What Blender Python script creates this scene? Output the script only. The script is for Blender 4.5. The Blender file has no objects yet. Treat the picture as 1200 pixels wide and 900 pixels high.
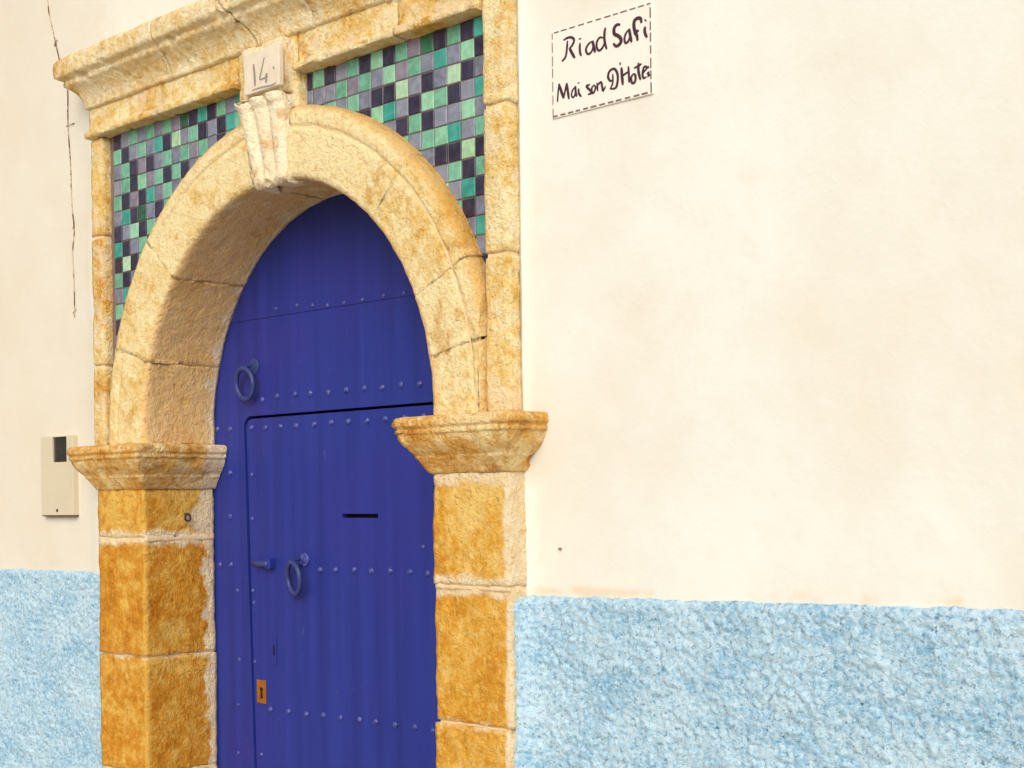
import bpy, bmesh, math, random
import numpy as np
random.seed(7)
R = math.radians
sc = bpy.context.scene
C = sc.collection

# ------------------------------------------------------------------ camera
YAW = R(44.0)
cam_d = bpy.data.cameras.new('camera')
cam = bpy.data.objects.new('camera', cam_d); C.objects.link(cam)
cam_d.sensor_width = 36.0
cam_d.lens = 1730.0 / 1200.0 * 36.0
cam_d.shift_y = (585.0 - 450.0) / 1200.0
cam_d.clip_start = 0.05
cam_d.clip_end = 500.0
cam.location = (3.76 * math.sin(YAW), -3.76 * math.cos(YAW), 1.55)
from mathutils import Matrix, Vector
cam.matrix_world = Matrix.Translation(cam.location) @ Matrix.Rotation(YAW, 4, 'Z') @ Matrix.Rotation(R(90), 4, 'X') @ Matrix.Rotation(R(-0.7), 4, 'Z')
sc.camera = cam

# ------------------------------------------------------------------ sky, sun, exposure
SUN_DIR = Vector((0.54, -0.82, 0.58)).normalized()       # towards the sun
SUN_EL = math.asin(SUN_DIR.z)
SUN_ROT = math.atan2(SUN_DIR.x, SUN_DIR.y)
w = bpy.data.worlds.new('World'); sc.world = w; w.use_nodes = True
nt = w.node_tree; nt.nodes.clear()
sky = nt.nodes.new('ShaderNodeTexSky'); sky.sky_type = 'NISHITA'; sky.sun_disc = False
sky.sun_elevation = SUN_EL; sky.sun_rotation = SUN_ROT
sky.air_density = 1.0; sky.dust_density = 4.0; sky.ozone_density = 1.0
hs = nt.nodes.new('ShaderNodeHueSaturation'); hs.inputs['Saturation'].default_value = 0.12
tint = nt.nodes.new('ShaderNodeMix'); tint.data_type = 'RGBA'; tint.blend_type = 'MULTIPLY'; tint.inputs[0].default_value = 1.0
tint.inputs[7].default_value = (1.0, 0.985, 0.95, 1)
bg = nt.nodes.new('ShaderNodeBackground'); bg.inputs['Strength'].default_value = 0.15
wo = nt.nodes.new('ShaderNodeOutputWorld')
nt.links.new(sky.outputs[0], hs.inputs['Color']); nt.links.new(hs.outputs[0], tint.inputs[6])
nt.links.new(tint.outputs[2], bg.inputs['Color']); nt.links.new(bg.outputs[0], wo.inputs['Surface'])
sd = bpy.data.lights.new('sun', 'SUN'); sd.energy = 1.3; sd.angle = R(50); sd.color = (1.0, 0.965, 0.895)
sun = bpy.data.objects.new('sun', sd); C.objects.link(sun)
sun.rotation_euler = (-SUN_DIR).to_track_quat('-Z', 'Y').to_euler()
sun.location = (2, -6, 8)
sc.view_settings.view_transform = 'Standard'
sc.view_settings.look = 'None'
sc.view_settings.exposure = -0.2
sc.view_settings.gamma = 1.0

# ------------------------------------------------------------------ numpy noise
def _hash(ix, iy, iz, s):
    h = (ix.astype(np.int64) * 374761393 + iy.astype(np.int64) * 668265263 + iz.astype(np.int64) * 2147483647 + s * 974634777) & 0xFFFFFFFF
    h = ((h ^ (h >> 13)) * 1274126177) & 0xFFFFFFFF
    h = ((h ^ (h >> 15)) * 2246822519) & 0xFFFFFFFF
    return ((h ^ (h >> 16)) & 0xFFFFFF) / float(0xFFFFFF)
def vnoise(P, f, s=0):
    Q = P * f; I = np.floor(Q); T = Q - I; T = T * T * T * (T * (T * 6 - 15) + 10)
    I = I.astype(np.int64); r = 0
    for dx in (0, 1):
        wx = T[:, 0] if dx else 1 - T[:, 0]
        for dy in (0, 1):
            wy = T[:, 1] if dy else 1 - T[:, 1]
            for dz in (0, 1):
                wz = T[:, 2] if dz else 1 - T[:, 2]
                r = r + wx * wy * wz * _hash(I[:, 0] + dx, I[:, 1] + dy, I[:, 2] + dz, s)
    return r * 2 - 1
def fbm(P, f, o=3, s=0):
    r = 0; a = 1; t = 0
    for k in range(o):
        r = r + a * vnoise(P + 13.7 * k, f * (2.03 ** k), s + k); t += a; a *= .5
    return r / t

# ------------------------------------------------------------------ mesh helpers
def link(o, parent=None):
    C.objects.link(o)
    if parent is not None: o.parent = parent
    return o
def mesh_np(name, V, F, m, parent=None, smooth=True):
    V = np.asarray(V, dtype=np.float32); F = np.asarray(F, dtype=np.int32)
    me = bpy.data.meshes.new(name)
    me.vertices.add(len(V)); me.vertices.foreach_set('co', V.ravel())
    n, k = F.shape
    me.loops.add(n * k); me.loops.foreach_set('vertex_index', F.ravel())
    me.polygons.add(n); me.polygons.foreach_set('loop_start', np.arange(0, n * k, k, dtype=np.int32))
    me.update(calc_edges=True); me.validate()
    me.polygons.foreach_set('use_smooth', np.full(len(me.polygons), smooth))
    me.materials.append(m)
    return link(bpy.data.objects.new(name, me), parent)
def mesh_py(name, V, F, m, parent=None, smooth=False):
    me = bpy.data.meshes.new(name); me.from_pydata([tuple(v) for v in V], [], F); me.update()
    me.polygons.foreach_set('use_smooth', [smooth] * len(me.polygons))
    if m: me.materials.append(m)
    return link(bpy.data.objects.new(name, me), parent)
def grid_faces(n, m, wrap=False):
    i = np.arange(n - 1)[:, None]; j = np.arange(m if wrap else m - 1)[None, :]
    j2 = (j + 1) % m
    return np.stack([i * m + j, i * m + j2, (i + 1) * m + j2, (i + 1) * m + j], -1).reshape(-1, 4)
def weld(V, F):
    K = np.round(V * 20000).astype(np.int64)
    _, idx, inv = np.unique(K, axis=0, return_index=True, return_inverse=True)
    inv = inv.ravel(); F = inv[F]
    ok = np.array([len(set(f)) == len(f) for f in F]) if len(F) < 60000 else np.ones(len(F), bool)
    return V[idx], F[ok]
def normals(V, F):
    n = np.cross(V[F[:, 2]] - V[F[:, 0]], V[F[:, 3]] - V[F[:, 1]])
    N = np.zeros_like(V)
    for k in range(4): np.add.at(N, F[:, k], n)
    l = np.linalg.norm(N, axis=1, keepdims=True); l[l == 0] = 1
    return N / l
def orient(V, F):
    N = normals(V, F); c = V.mean(0)
    if (N * (V - c)).sum() < 0: F = F[:, ::-1]; N = -N
    return F, N
def weather(V, F, amp=.003, chip=.006, seed=0):
    F, N = orient(V, F)
    d = amp * fbm(V, 9, 3, seed) + amp * .55 * fbm(V, 45, 2, seed + 5)
    p = fbm(V, 26, 2, seed + 11)
    d = d - chip * np.clip(p - .32, 0, .4) * 2.5                       # pits and knocked places
    return V + N * d[:, None], F
def resample(pts, step):
    out = [pts[0]]
    for a, b in zip(pts[:-1], pts[1:]):
        a = np.array(a, float); b = np.array(b, float); k = max(1, int(math.ceil(np.linalg.norm(b - a) / step)))
        for i in range(1, k + 1): out.append(a + (b - a) * i / k)
    return np.array([np.array(o, float) for o in out])
def stone_box(name, x0, x1, y0, y1, z0, z1, m, parent, r=.012, step=.011, amp=.003, chip=.007, seed=0):
    lo = np.array([x0, y0, z0], float); hi = np.array([x1, y1, z1], float)
    ax = [np.linspace(lo[k], hi[k], max(4, int((hi[k] - lo[k]) / step) + 1)) for k in range(3)]
    Vs = []; Fs = []; o = 0
    for k in range(3):
        a, b = (k + 1) % 3, (k + 2) % 3
        A, B = np.meshgrid(ax[a], ax[b], indexing='ij')
        for v, fl in ((lo[k], True), (hi[k], False)):
            P = np.zeros((A.size, 3)); P[:, a] = A.ravel(); P[:, b] = B.ravel(); P[:, k] = v
            f = grid_faces(*A.shape)
            if fl: f = f[:, ::-1]
            Vs.append(P); Fs.append(f + o); o += len(P)
    V, F = weld(np.concatenate(Vs), np.concatenate(Fs))
    inner = np.clip(V, lo + r, hi - r); d = V - inner
    l = np.linalg.norm(d, axis=1, keepdims=True); l[l == 0] = 1
    V = inner + d / l * np.minimum(r, np.linalg.norm(d, axis=1, keepdims=True))
    V, F = weather(V, F, amp, chip, seed)
    return mesh_np(name, V, F, m, parent)
def moulding(name, prof, x0, x1, yf, yb, wl, wr, m, parent, step=.007, amp=.002, chip=.006, seed=0, e0=None, e1=None):
    """a profile (q outwards, z) run round the front of a block, returned at the ends where wl / wr is 1"""
    pr = resample(prof, step)
    nf = max(3, int((x1 - x0) / .009)); ns = max(3, int(abs(yb - yf) / .012))
    rows = []
    for q, z in pr:
        a = x0 + (e0(z) if e0 else 0) - q * wl; b = x1 + (e1(z) if e1 else 0) + q * wr; y = yf - q
        t = np.linspace(0, 1, ns, endpoint=False); u = np.linspace(0, 1, nf)
        row = [(a, yb + (y - yb) * k, z) for k in t] + [(a + (b - a) * k, y, z) for k in u] + [(b, y + (yb - y) * k, z) for k in np.linspace(0, 1, ns)[1:]]
        rows.append(row)
    P = np.array(rows); n, mm, _ = P.shape
    V = P.reshape(-1, 3); F = grid_faces(n, mm)
    V, F = weather(V, F, amp, chip, seed)
    return mesh_np(name, V, F, m, parent)
def box(name, x0, x1, y0, y1, z0, z1, m, parent=None, b=0):
    bm = bmesh.new(); bmesh.ops.create_cube(bm, size=1)
    for v in bm.verts:
        v.co = Vector((x0 + (v.co.x + .5) * (x1 - x0), y0 + (v.co.y + .5) * (y1 - y0), z0 + (v.co.z + .5) * (z1 - z0)))
    if b: bmesh.ops.bevel(bm, geom=bm.edges[:], offset=b, segments=2, affect='EDGES', profile=.5)
    me = bpy.data.meshes.new(name); bm.to_mesh(me); bm.free(); me.materials.append(m)
    return link(bpy.data.objects.new(name, me), parent)
def tube(name, pts, rad, m, parent=None, seg=8, closed=False):
    P = [Vector(p) for p in pts]; n = len(P); V = []; F = []
    for i, p in enumerate(P):
        if closed: t = P[(i + 1) % n] - P[i - 1]
        else: t = P[min(i + 1, n - 1)] - P[max(i - 1, 0)]
        t.normalize(); a = t.cross(Vector((0, 1, 0.01))).normalized(); b = t.cross(a).normalized()
        rr = rad(i / max(1, n - 1)) if callable(rad) else rad
        for k in range(seg):
            c = 2 * math.pi * k / seg; V.append(p + (a * math.cos(c) + b * math.sin(c)) * rr)
    for i in range(n if closed else n - 1):
        j = (i + 1) % n
        for k in range(seg):
            k2 = (k + 1) % seg; F.append((i * seg + k, i * seg + k2, j * seg + k2, j * seg + k))
    if not closed: F.append(tuple(range(seg))[::-1]); F.append(tuple((n - 1) * seg + k for k in range(seg)))
    return mesh_py(name, V, F, m, parent, True)
def thing(name, label, cat, loc=(0, 0, 0), group=None, kind=None):
    o = bpy.data.objects.new(name, None); C.objects.link(o); o.location = loc; o.empty_display_size = .1
    tag(o, label, cat, group, kind); return o
def tag(o, label=None, cat=None, group=None, kind=None):
    if label: o['label'] = label
    if cat: o['category'] = cat
    if group: o['group'] = group
    if kind: o['kind'] = kind

# ------------------------------------------------------------------ material helpers
def s2l(r, g, b):
    f = lambda c: (c / 255 / 12.92) if c / 255 <= .04045 else ((c / 255 + .055) / 1.055) ** 2.4
    return (f(r), f(g), f(b), 1)
class NT:
    def __init__(s, name):
        s.m = bpy.data.materials.new(name); s.m.use_nodes = True; s.t = s.m.node_tree; s.t.nodes.clear()
        s.out = s.n('ShaderNodeOutputMaterial'); s.b = s.n('ShaderNodeBsdfPrincipled'); s.l(s.b.outputs[0], s.out.inputs[0])
        g = s.n('ShaderNodeNewGeometry'); s.pos = g.outputs['Position']
        x = s.n('ShaderNodeSeparateXYZ'); s.l(s.pos, x.inputs[0]); s.x, s.y, s.z = x.outputs
    def n(s, t): return s.t.nodes.new(t)
    def l(s, a, b): s.t.links.new(a, b)
    def set(s, inp, v):
        if isinstance(v, (int, float, tuple)): inp.default_value = v
        else: s.l(v, inp)
    def noise(s, scale, detail=4, rough=.55, stretch=None, off=0, dist=0):
        v = s.pos
        if stretch or off:
            mp = s.n('ShaderNodeMapping'); s.l(v, mp.inputs[0]); mp.inputs['Location'].default_value = (off, off * .7, off * .3)
            if stretch: mp.inputs['Scale'].default_value = stretch
            v = mp.outputs[0]
        n = s.n('ShaderNodeTexNoise'); s.l(v, n.inputs['Vector']); n.inputs['Scale'].default_value = scale
        n.inputs['Detail'].default_value = detail; n.inputs['Roughness'].default_value = rough; n.inputs['Distortion'].default_value = dist
        return n.outputs['Fac']
    def ramp(s, v, a, b, lo=0., hi=1.):
        r = s.n('ShaderNodeMapRange'); r.interpolation_type = 'SMOOTHSTEP'; s.l(v, r.inputs[0])
        r.inputs[1].default_value = a; r.inputs[2].default_value = b; r.inputs[3].default_value = lo; r.inputs[4].default_value = hi
        return r.outputs[0]
    def mix(s, f, a, b, mode='MIX'):
        m = s.n('ShaderNodeMix'); m.data_type = 'RGBA'; m.blend_type = mode
        s.set(m.inputs[0], f); s.set(m.inputs[6], a); s.set(m.inputs[7], b); return m.outputs[2]
    def math(s, op, a, b=0., c=0.):
        m = s.n('ShaderNodeMath'); m.operation = op; s.set(m.inputs[0], a); s.set(m.inputs[1], b)
        if op in ('MULTIPLY_ADD',): s.set(m.inputs[2], c)
        return m.outputs[0]
    def bump(s, h, dist, strength=1., prev=None):
        b = s.n('ShaderNodeBump'); b.inputs['Distance'].default_value = dist; b.inputs['Strength'].default_value = strength
        s.l(h, b.inputs['Height'])
        if prev is not None: s.l(prev, b.inputs['Normal'])
        return b.outputs[0]
    def done(s, col, rough=.85, normal=None, spec=.3, metal=0., coat=0.):
        s.set(s.b.inputs['Base Color'], col); s.set(s.b.inputs['Roughness'], rough)
        s.b.inputs['Specular IOR Level'].default_value = spec; s.b.inputs['Metallic'].default_value = metal
        s.b.inputs['Coat Weight'].default_value = coat
        if normal is not None: s.l(normal, s.b.inputs['Normal'])
        return s.m

def stone(name, dark, mid, light, bias=0., whitewash='none', rim=False, pits=1.):
    n = NT(name)
    big = n.noise(4.5, 4, .6, off=3); med = n.noise(17, 5, .65, off=9); fin = n.noise(75, 4, .7); gr = n.noise(230, 2, .6)
    oi = n.n('ShaderNodeObjectInfo')
    v = n.math('ADD', n.math('MULTIPLY', big, .75), n.math('MULTIPLY_ADD', med, .65, n.math('MULTIPLY_ADD', n.noise(36, 4, .6, off=61), .6, -.25)))
    v = n.math('ADD', v, n.math('MULTIPLY_ADD', oi.outputs['Random'], .16, n.math('MULTIPLY_ADD', n.z, .10, -.19) if 'ochre' in name else -.03))
    v = n.math('ADD', v, -.30 + bias)
    c = n.mix(n.ramp(v, .28, .50), dark, mid)
    c = n.mix(n.ramp(v, .46, .72), c, light)
    # rust coloured blotches and paler scoured grains
    c = n.mix(n.math('MULTIPLY', n.ramp(n.noise(9, 5, .7, off=21), .57, .68), .65), c, dark)
    c = n.mix(n.math('MULTIPLY', n.ramp(n.noise(52, 5, .7, off=33), .50, .66), .42), c, light)
    c = n.mix(n.math('MULTIPLY', n.ramp(fin, .47, .36), .28 * pits), c, tuple(k * .7 for k in dark[:3]) + (1,))
    pt = n.ramp(n.noise(48, 5, .75, off=40), .655, .72)
    c = n.mix(n.math('MULTIPLY', pt, .6 * pits), c, (dark[0] * .35, dark[1] * .28, dark[2] * .3, 1))
    if rim:     # dirt collected on the outer shoulder of the arch
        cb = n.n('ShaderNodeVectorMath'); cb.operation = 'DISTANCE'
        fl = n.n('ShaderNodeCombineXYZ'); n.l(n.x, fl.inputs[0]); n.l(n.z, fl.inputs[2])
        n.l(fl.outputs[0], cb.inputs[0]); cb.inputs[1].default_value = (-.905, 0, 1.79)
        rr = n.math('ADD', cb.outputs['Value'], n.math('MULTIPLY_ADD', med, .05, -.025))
        c = n.mix(n.math('MULTIPLY', n.ramp(rr, .884, .912), .65), c, dark)
    if name == 'ochre_sandstone':      # rubbed arris between front and reveal
        d = n.math('MAXIMUM', n.math('ABSOLUTE', n.math('ADD', n.x, 1.603)), n.math('ABSOLUTE', n.math('ADD', n.y, .07)))
        c = n.mix(n.math('MULTIPLY', n.ramp(n.math('ADD', d, n.math('MULTIPLY_ADD', med, .03, -.015)), .020, .006), .6), c, light)
    if rim:     # warm golden-brown tone mixed into the underside of the arch
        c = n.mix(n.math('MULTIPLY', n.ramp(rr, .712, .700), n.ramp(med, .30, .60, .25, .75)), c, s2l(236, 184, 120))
    ww = None
    edge = n.math('MULTIPLY_ADD', n.noise(13, 5, .62, off=55), .18, -.09)
    if whitewash in ('pillar_l', 'pillar_r', 'reveal', 'reveal_cap'):
        ye = n.math('ADD', n.y, edge)
        y0 = {'reveal': .165, 'reveal_cap': .125}.get(whitewash, .150); ww = n.ramp(ye, y0, y0 + .022)
        if whitewash == 'pillar_l':   # bigger scab of limewash under the capital
            d = n.math('ADD', n.math('MULTIPLY', n.math('ABSOLUTE', n.math('ADD', n.z, -1.50)), .9), n.math('ABSOLUTE', n.math('ADD', n.y, -.20)))
            ww = n.math('MAXIMUM', ww, n.ramp(n.math('ADD', d, edge), .130, .10))
        if whitewash == 'pillar_r':
            ww = n.math('MAXIMUM', ww, n.ramp(n.math('ADD', n.x, n.math('MULTIPLY', edge, .22)), .034, .044))
        zs = {'pillar_l': (1.436, 1.046), 'pillar_r': (1.329, 1.61, .973), 'reveal': (), 'reveal_cap': ()}[whitewash]
        for zz in zs:
            d = n.math('ABSOLUTE', n.math('ADD', n.z, -zz))
            wdt = {1.436: .024, 1.329: .026, 1.61: .024, 1.046: .003, .973: .005}[zz]
            ww = n.math('MAXIMUM', ww, n.ramp(n.math('ADD', d, n.math('MULTIPLY', edge, .40)), wdt + .008, wdt - .012))
        ww = n.math('MULTIPLY', ww, n.ramp(n.noise(50, 4, .7), .28, .56, .45, 1.))
    if whitewash == 'streak':
        ww = n.math('MULTIPLY', n.ramp(n.noise(6, 5, .65, off=71), .50, .62), .7)
    if ww is not None:
        c = n.mix(ww, c, n.mix(n.noise(30, 3), s2l(236, 206, 156), s2l(248, 232, 202)))
    h = n.math('ADD', n.math('MULTIPLY', fin, .7), n.math('MULTIPLY', gr, .3))
    nb = n.bump(h, .012 * pits, 1.)
    nb = n.bump(n.noise(44, 4, .7, off=33), .0125, .75, nb)
    nb = n.bump(pt, -.004, .8, nb)
    return n.done(c, .92, nb, .2)

M = {}
M['ochre_l'] = stone('ochre_sandstone', s2l(192, 116, 22), s2l(216, 146, 42), s2l(236, 188, 92), .07, 'pillar_l')
M['ochre_r'] = stone('ochre_sandstone_right', s2l(208, 138, 38), s2l(228, 168, 64), s2l(242, 202, 118), .07, 'pillar_r')
M['cap'] = stone('capital_sandstone', s2l(184, 112, 34), s2l(226, 170, 84), s2l(246, 218, 160), .05, 'reveal_cap')
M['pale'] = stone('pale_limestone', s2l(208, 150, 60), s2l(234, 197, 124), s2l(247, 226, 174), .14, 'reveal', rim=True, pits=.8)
M['frame'] = stone('frame_limestone', s2l(210, 146, 50), s2l(236, 196, 116), s2l(250, 232, 184), .03, 'streak')
M['key'] = stone('key_limestone', s2l(208, 142, 42), s2l(238, 208, 150), s2l(250, 236, 205), .16, 'streak', pits=.7)
M['corn'] = stone('cornice_limestone', s2l(208, 154, 76), s2l(236, 202, 138), s2l(250, 232, 190), .05, 'streak')
def mortar():
    n = NT('lime_mortar'); c = n.mix(n.noise(40, 4), s2l(222, 184, 126), s2l(246, 226, 188))
    return n.done(c, .95, n.bump(n.noise(90, 4), .004), .1)
M['mortar'] = mortar()
def grout():
    n = NT('tile_grout'); c = n.mix(n.noise(30, 4), s2l(104, 90, 88), s2l(140, 120, 108))
    return n.done(c, .95, n.bump(n.noise(120, 3), .002), .1)
M['grout'] = grout()
def dark_joint():
    n = NT('open_joint_dirt'); return n.done(n.mix(n.noise(50, 3), s2l(60, 36, 18), s2l(120, 78, 36)), .95, None, .1)
M['dirt'] = dark_joint()
def plaster():
    n = NT('cream_plaster')
    a = n.noise(.9, 4, .6); b = n.noise(3.1, 6, .65, off=5); d = n.noise(14, 4, .6)
    c = n.mix(n.ramp(n.math('ADD', n.math('MULTIPLY', a, .6), n.math('MULTIPLY', b, .4)), .35, .62), s2l(226, 219, 205), s2l(232, 232, 224))
    c = n.mix(n.math('MULTIPLY', n.ramp(b, .58, .72), .35), c, s2l(226, 213, 198))
    c = n.mix(n.math('MULTIPLY', n.ramp(n.noise(2.2, 7, .7, (1, 1, .45), off=31), .56, .68), .22), c, s2l(222, 208, 190))
    c = n.mix(n.math('MULTIPLY', n.ramp(d, .50, .72), .22), c, s2l(228, 218, 204))
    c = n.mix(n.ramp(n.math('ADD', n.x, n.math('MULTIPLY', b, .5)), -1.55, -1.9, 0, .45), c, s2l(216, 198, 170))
    # rusty crumbs along the top of the blue band
    e = n.math('ABSOLUTE', n.math('ADD', n.math('MULTIPLY_ADD', n.x, -.0165, n.z), -1.318))
    k = n.math('MULTIPLY', n.ramp(n.math('ADD', e, n.math('MULTIPLY_ADD', d, .04, -.02)), .020, .002), n.ramp(n.noise(7, 4, .6, off=13), .46, .64))
    c = n.mix(n.math('MULTIPLY', k, .45), c, s2l(226, 184, 124))
    nb = n.bump(n.math('ADD', n.math('MULTIPLY', b, .8), n.math('MULTIPLY', n.noise(60, 4, .6), .12)), .012, .55)
    return n.done(c, .9, nb, .15)
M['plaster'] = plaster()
def dado():
    n = NT('blue_limewash_roughcast')
    a = n.noise(5, 5, .7, (1, 1, 1.7)); f = n.noise(70, 5, .75); g = n.noise(160, 3, .7, off=4); pk = n.noise(95, 3, .7, off=17)
    v = n.math('ADD', n.math('MULTIPLY', a, .5), n.math('MULTIPLY', f, .85))
    c = n.mix(n.ramp(v, .48, .80), s2l(130, 182, 214), s2l(202, 227, 241))
    c = n.mix(n.math('MULTIPLY', n.ramp(g, .52, .66), .35), c, s2l(226, 236, 240))
    c = n.mix(n.math('MULTIPLY', n.ramp(pk, .44, .34), .65), c, s2l(78, 124, 158))
    c = n.mix(n.math('MULTIPLY', n.ramp(n.noise(48, 4, .7, off=63), .66, .72), .75), c, s2l(40, 72, 106))
    nb = n.bump(n.math('ADD', f, n.math('MULTIPLY', g, .5)), .007, 1.)
    return n.done(c, .9, nb, .2)
M['dado'] = dado()
def door_paint(name='cobalt_door_paint', k=1., metal=False):
    n = NT(name)
    st = n.noise(2.2, 5, .6, (9, 9, .35)); b = n.noise(2.3, 4, .6, off=8); f = n.noise(40, 4, .6, (2.5, 1, .5))
    c = n.mix(n.ramp(st, .22, .80), s2l(30 * k, 42 * k, 122 * k), s2l(40 * k, 54 * k, 144 * k))
    c = n.mix(n.math('MULTIPLY', n.ramp(b, .46, .68), .38), c, s2l(50 * k, 42 * k, 134 * k))
    c = n.mix(n.math('MULTIPLY', n.ramp(n.noise(26, 5, .7, (1, 1, .6), off=14), .66, .74), .3), c, s2l(110, 108, 150))
    nb = n.bump(n.math('ADD', n.math('MULTIPLY', st, .6), n.math('MULTIPLY', f, .35)), .0009, .5)
    if metal:
        c = n.mix(n.ramp(n.noise(120, 3, .6), .42, .62, .1, .6), c, s2l(104, 108, 168)); return n.done(c, .32, nb, .5)
    return n.done(c, .5, nb, .35)
M['door'] = door_paint()
M['stud'] = door_paint('rubbed_stud_paint', 1.0, True)
def simple(name, a, b, rough=.6, metal=0., sc_=40, bump=.001, spec=.4):
    n = NT(name); return n.done(n.mix(n.noise(sc_, 4), a, b), rough, n.bump(n.noise(sc_ * 2, 3), bump), spec, metal)
M['black'] = simple('dark_void', s2l(12, 10, 16), s2l(20, 16, 22), .8)
M['brass'] = simple('aged_brass', s2l(140, 80, 22), s2l(186, 122, 44), .5, .35)
M['rust'] = simple('rusty_metal', s2l(60, 44, 52), s2l(96, 62, 48), .7)
M['ringm'] = simple('painted_iron', s2l(34, 46, 104), s2l(62, 74, 130), .4)
M['ceramic'] = simple('cream_ceramic', s2l(234, 228, 216), s2l(240, 235, 226), .3, 0, 12, .0004)
M['plaque'] = simple('worn_ceramic', s2l(214, 196, 170), s2l(240, 226, 206), .4, 0, 30, .0006)
M['ink'] = simple('dark_glaze', s2l(48, 26, 40), s2l(88, 52, 60), .4, 0, 90)
M['ink2'] = simple('faded_glaze', s2l(120, 116, 118), s2l(170, 160, 148), .5, 0, 120)
M['dash'] = simple('dash_glaze', s2l(70, 44, 52), s2l(150, 120, 112), .4, 0, 60)
M['beige'] = simple('beige_plastic', s2l(206, 192, 164), s2l(216, 203, 176), .55, 0, 9, .0004)
M['glass'] = simple('dark_window', s2l(34, 34, 34), s2l(64, 60, 52), .2, 0, 25, .0002, .5)
M['nail'] = simple('rust_spot', s2l(150, 104, 70), s2l(176, 134, 98), .8)
def wiremat():
    n = NT('painted_over_wire'); return n.done(n.mix(n.ramp(n.noise(9, 4, .7, (1, 1, 1.5)), .42, .56), s2l(112, 72, 56), s2l(214, 194, 168)), .8, None, .2)
M['wire'] = wiremat()
def ground():
    n = NT('worn_paving')
    vo = n.n('ShaderNodeTexVoronoi'); vo.feature = 'DISTANCE_TO_EDGE'; vo.inputs['Scale'].default_value = 5; n.l(n.pos, vo.inputs['Vector'])
    c = n.mix(n.noise(3, 5), s2l(176, 162, 142), s2l(204, 192, 172)); c = n.mix(n.ramp(vo.outputs[0], .0, .05, .7, 0), c, s2l(86, 76, 64))
    return n.done(c, .85, n.bump(n.ramp(vo.outputs[0], 0, .06), .01), .3)
M['ground'] = ground()
def glaze(name, a, b):
    n = NT(name); oi = n.n('ShaderNodeObjectInfo')
    c = n.mix(oi.outputs['Random'], a, b)
    c = n.mix(n.math('MULTIPLY', n.ramp(n.noise(38, 4, .6), .40, .62), .35), c, tuple(min(1, k * 1.5 + .03) for k in b[:3]) + (1,))
    c = n.mix(n.math('MULTIPLY', n.ramp(n.noise(150, 3, .7, off=6), .60, .68), .35), c, s2l(120, 96, 84))
    r = n.math('MULTIPLY_ADD', n.noise(60, 3), .25, .22)
    return n.done(c, r, n.bump(n.noise(45, 3), .0015, .6), .45)
GL = {'K': glaze('navy_glaze', s2l(31, 23, 46), s2l(47, 42, 68)), 'G': glaze('green_glaze', s2l(89, 149, 122), s2l(114, 171, 146)),
      'T': glaze('teal_glaze', s2l(38, 135, 122), s2l(63, 156, 142)), 'L': glaze('lavender_glaze', s2l(100, 106, 124), s2l(128, 132, 148)),
      'P': glaze('mauve_glaze', s2l(110, 106, 122), s2l(132, 122, 138)), 'D': glaze('bottle_green_glaze', s2l(26, 75, 50), s2l(47, 106, 78)),
      'W': glaze('pale_green_glaze', s2l(148, 186, 146), s2l(168, 200, 165)), 'g': glaze('mint_glaze', s2l(118, 173, 139), s2l(138, 188, 158))}

# ------------------------------------------------------------------ street
gn = 60
gx, gy = np.meshgrid(np.linspace(-60, 60, gn), np.linspace(-90, 20, gn), indexing='ij')
P = np.stack([gx.ravel(), gy.ravel(), np.zeros(gx.size)], -1)
g = mesh_np('street', P, grid_faces(gn, gn), M['ground']); tag(g, 'worn pale stone paving of the alley', None, None, 'structure')
AC = np.array([-.905, 1.79])

# ------------------------------------------------------------------ house wall with its blue band
wall = thing('house_wall', 'cream plastered house wall with a rough pale blue band along its foot', 'wall', (-.9, 0, 0))
def wpart(o): o.matrix_parent_inverse = Matrix.Translation((.9, 0, 0)); return o
def plaster_y(V):
    y = .004 * fbm(V, 1.3, 3, 3) + .0012 * fbm(V, 9, 2, 8)
    # plaster swept up against the proud stones
    zed = np.clip((V[:, 2] - 1.25) / .05, 0, 1) * np.clip((3.0 - V[:, 2]) / .06, 0, 1)
    w_ = .012 * fbm(V, 6, 2, 31)
    y = y - .008 * zed * np.exp(-np.clip(V[:, 0] - .056 + .3 * w_, 0, 9) / .012) * (V[:, 0] > -1)
    y = y - .007 * zed * np.exp(-np.clip(-2.03 - V[:, 0] + w_, 0, 9) / .02) * (V[:, 0] < -1.6)
    return np.where((V[:, 0] > -1.935) & (V[:, 0] < .044) & (V[:, 2] > 1.3) & (V[:, 2] < 3.08), .022, y)
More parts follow.
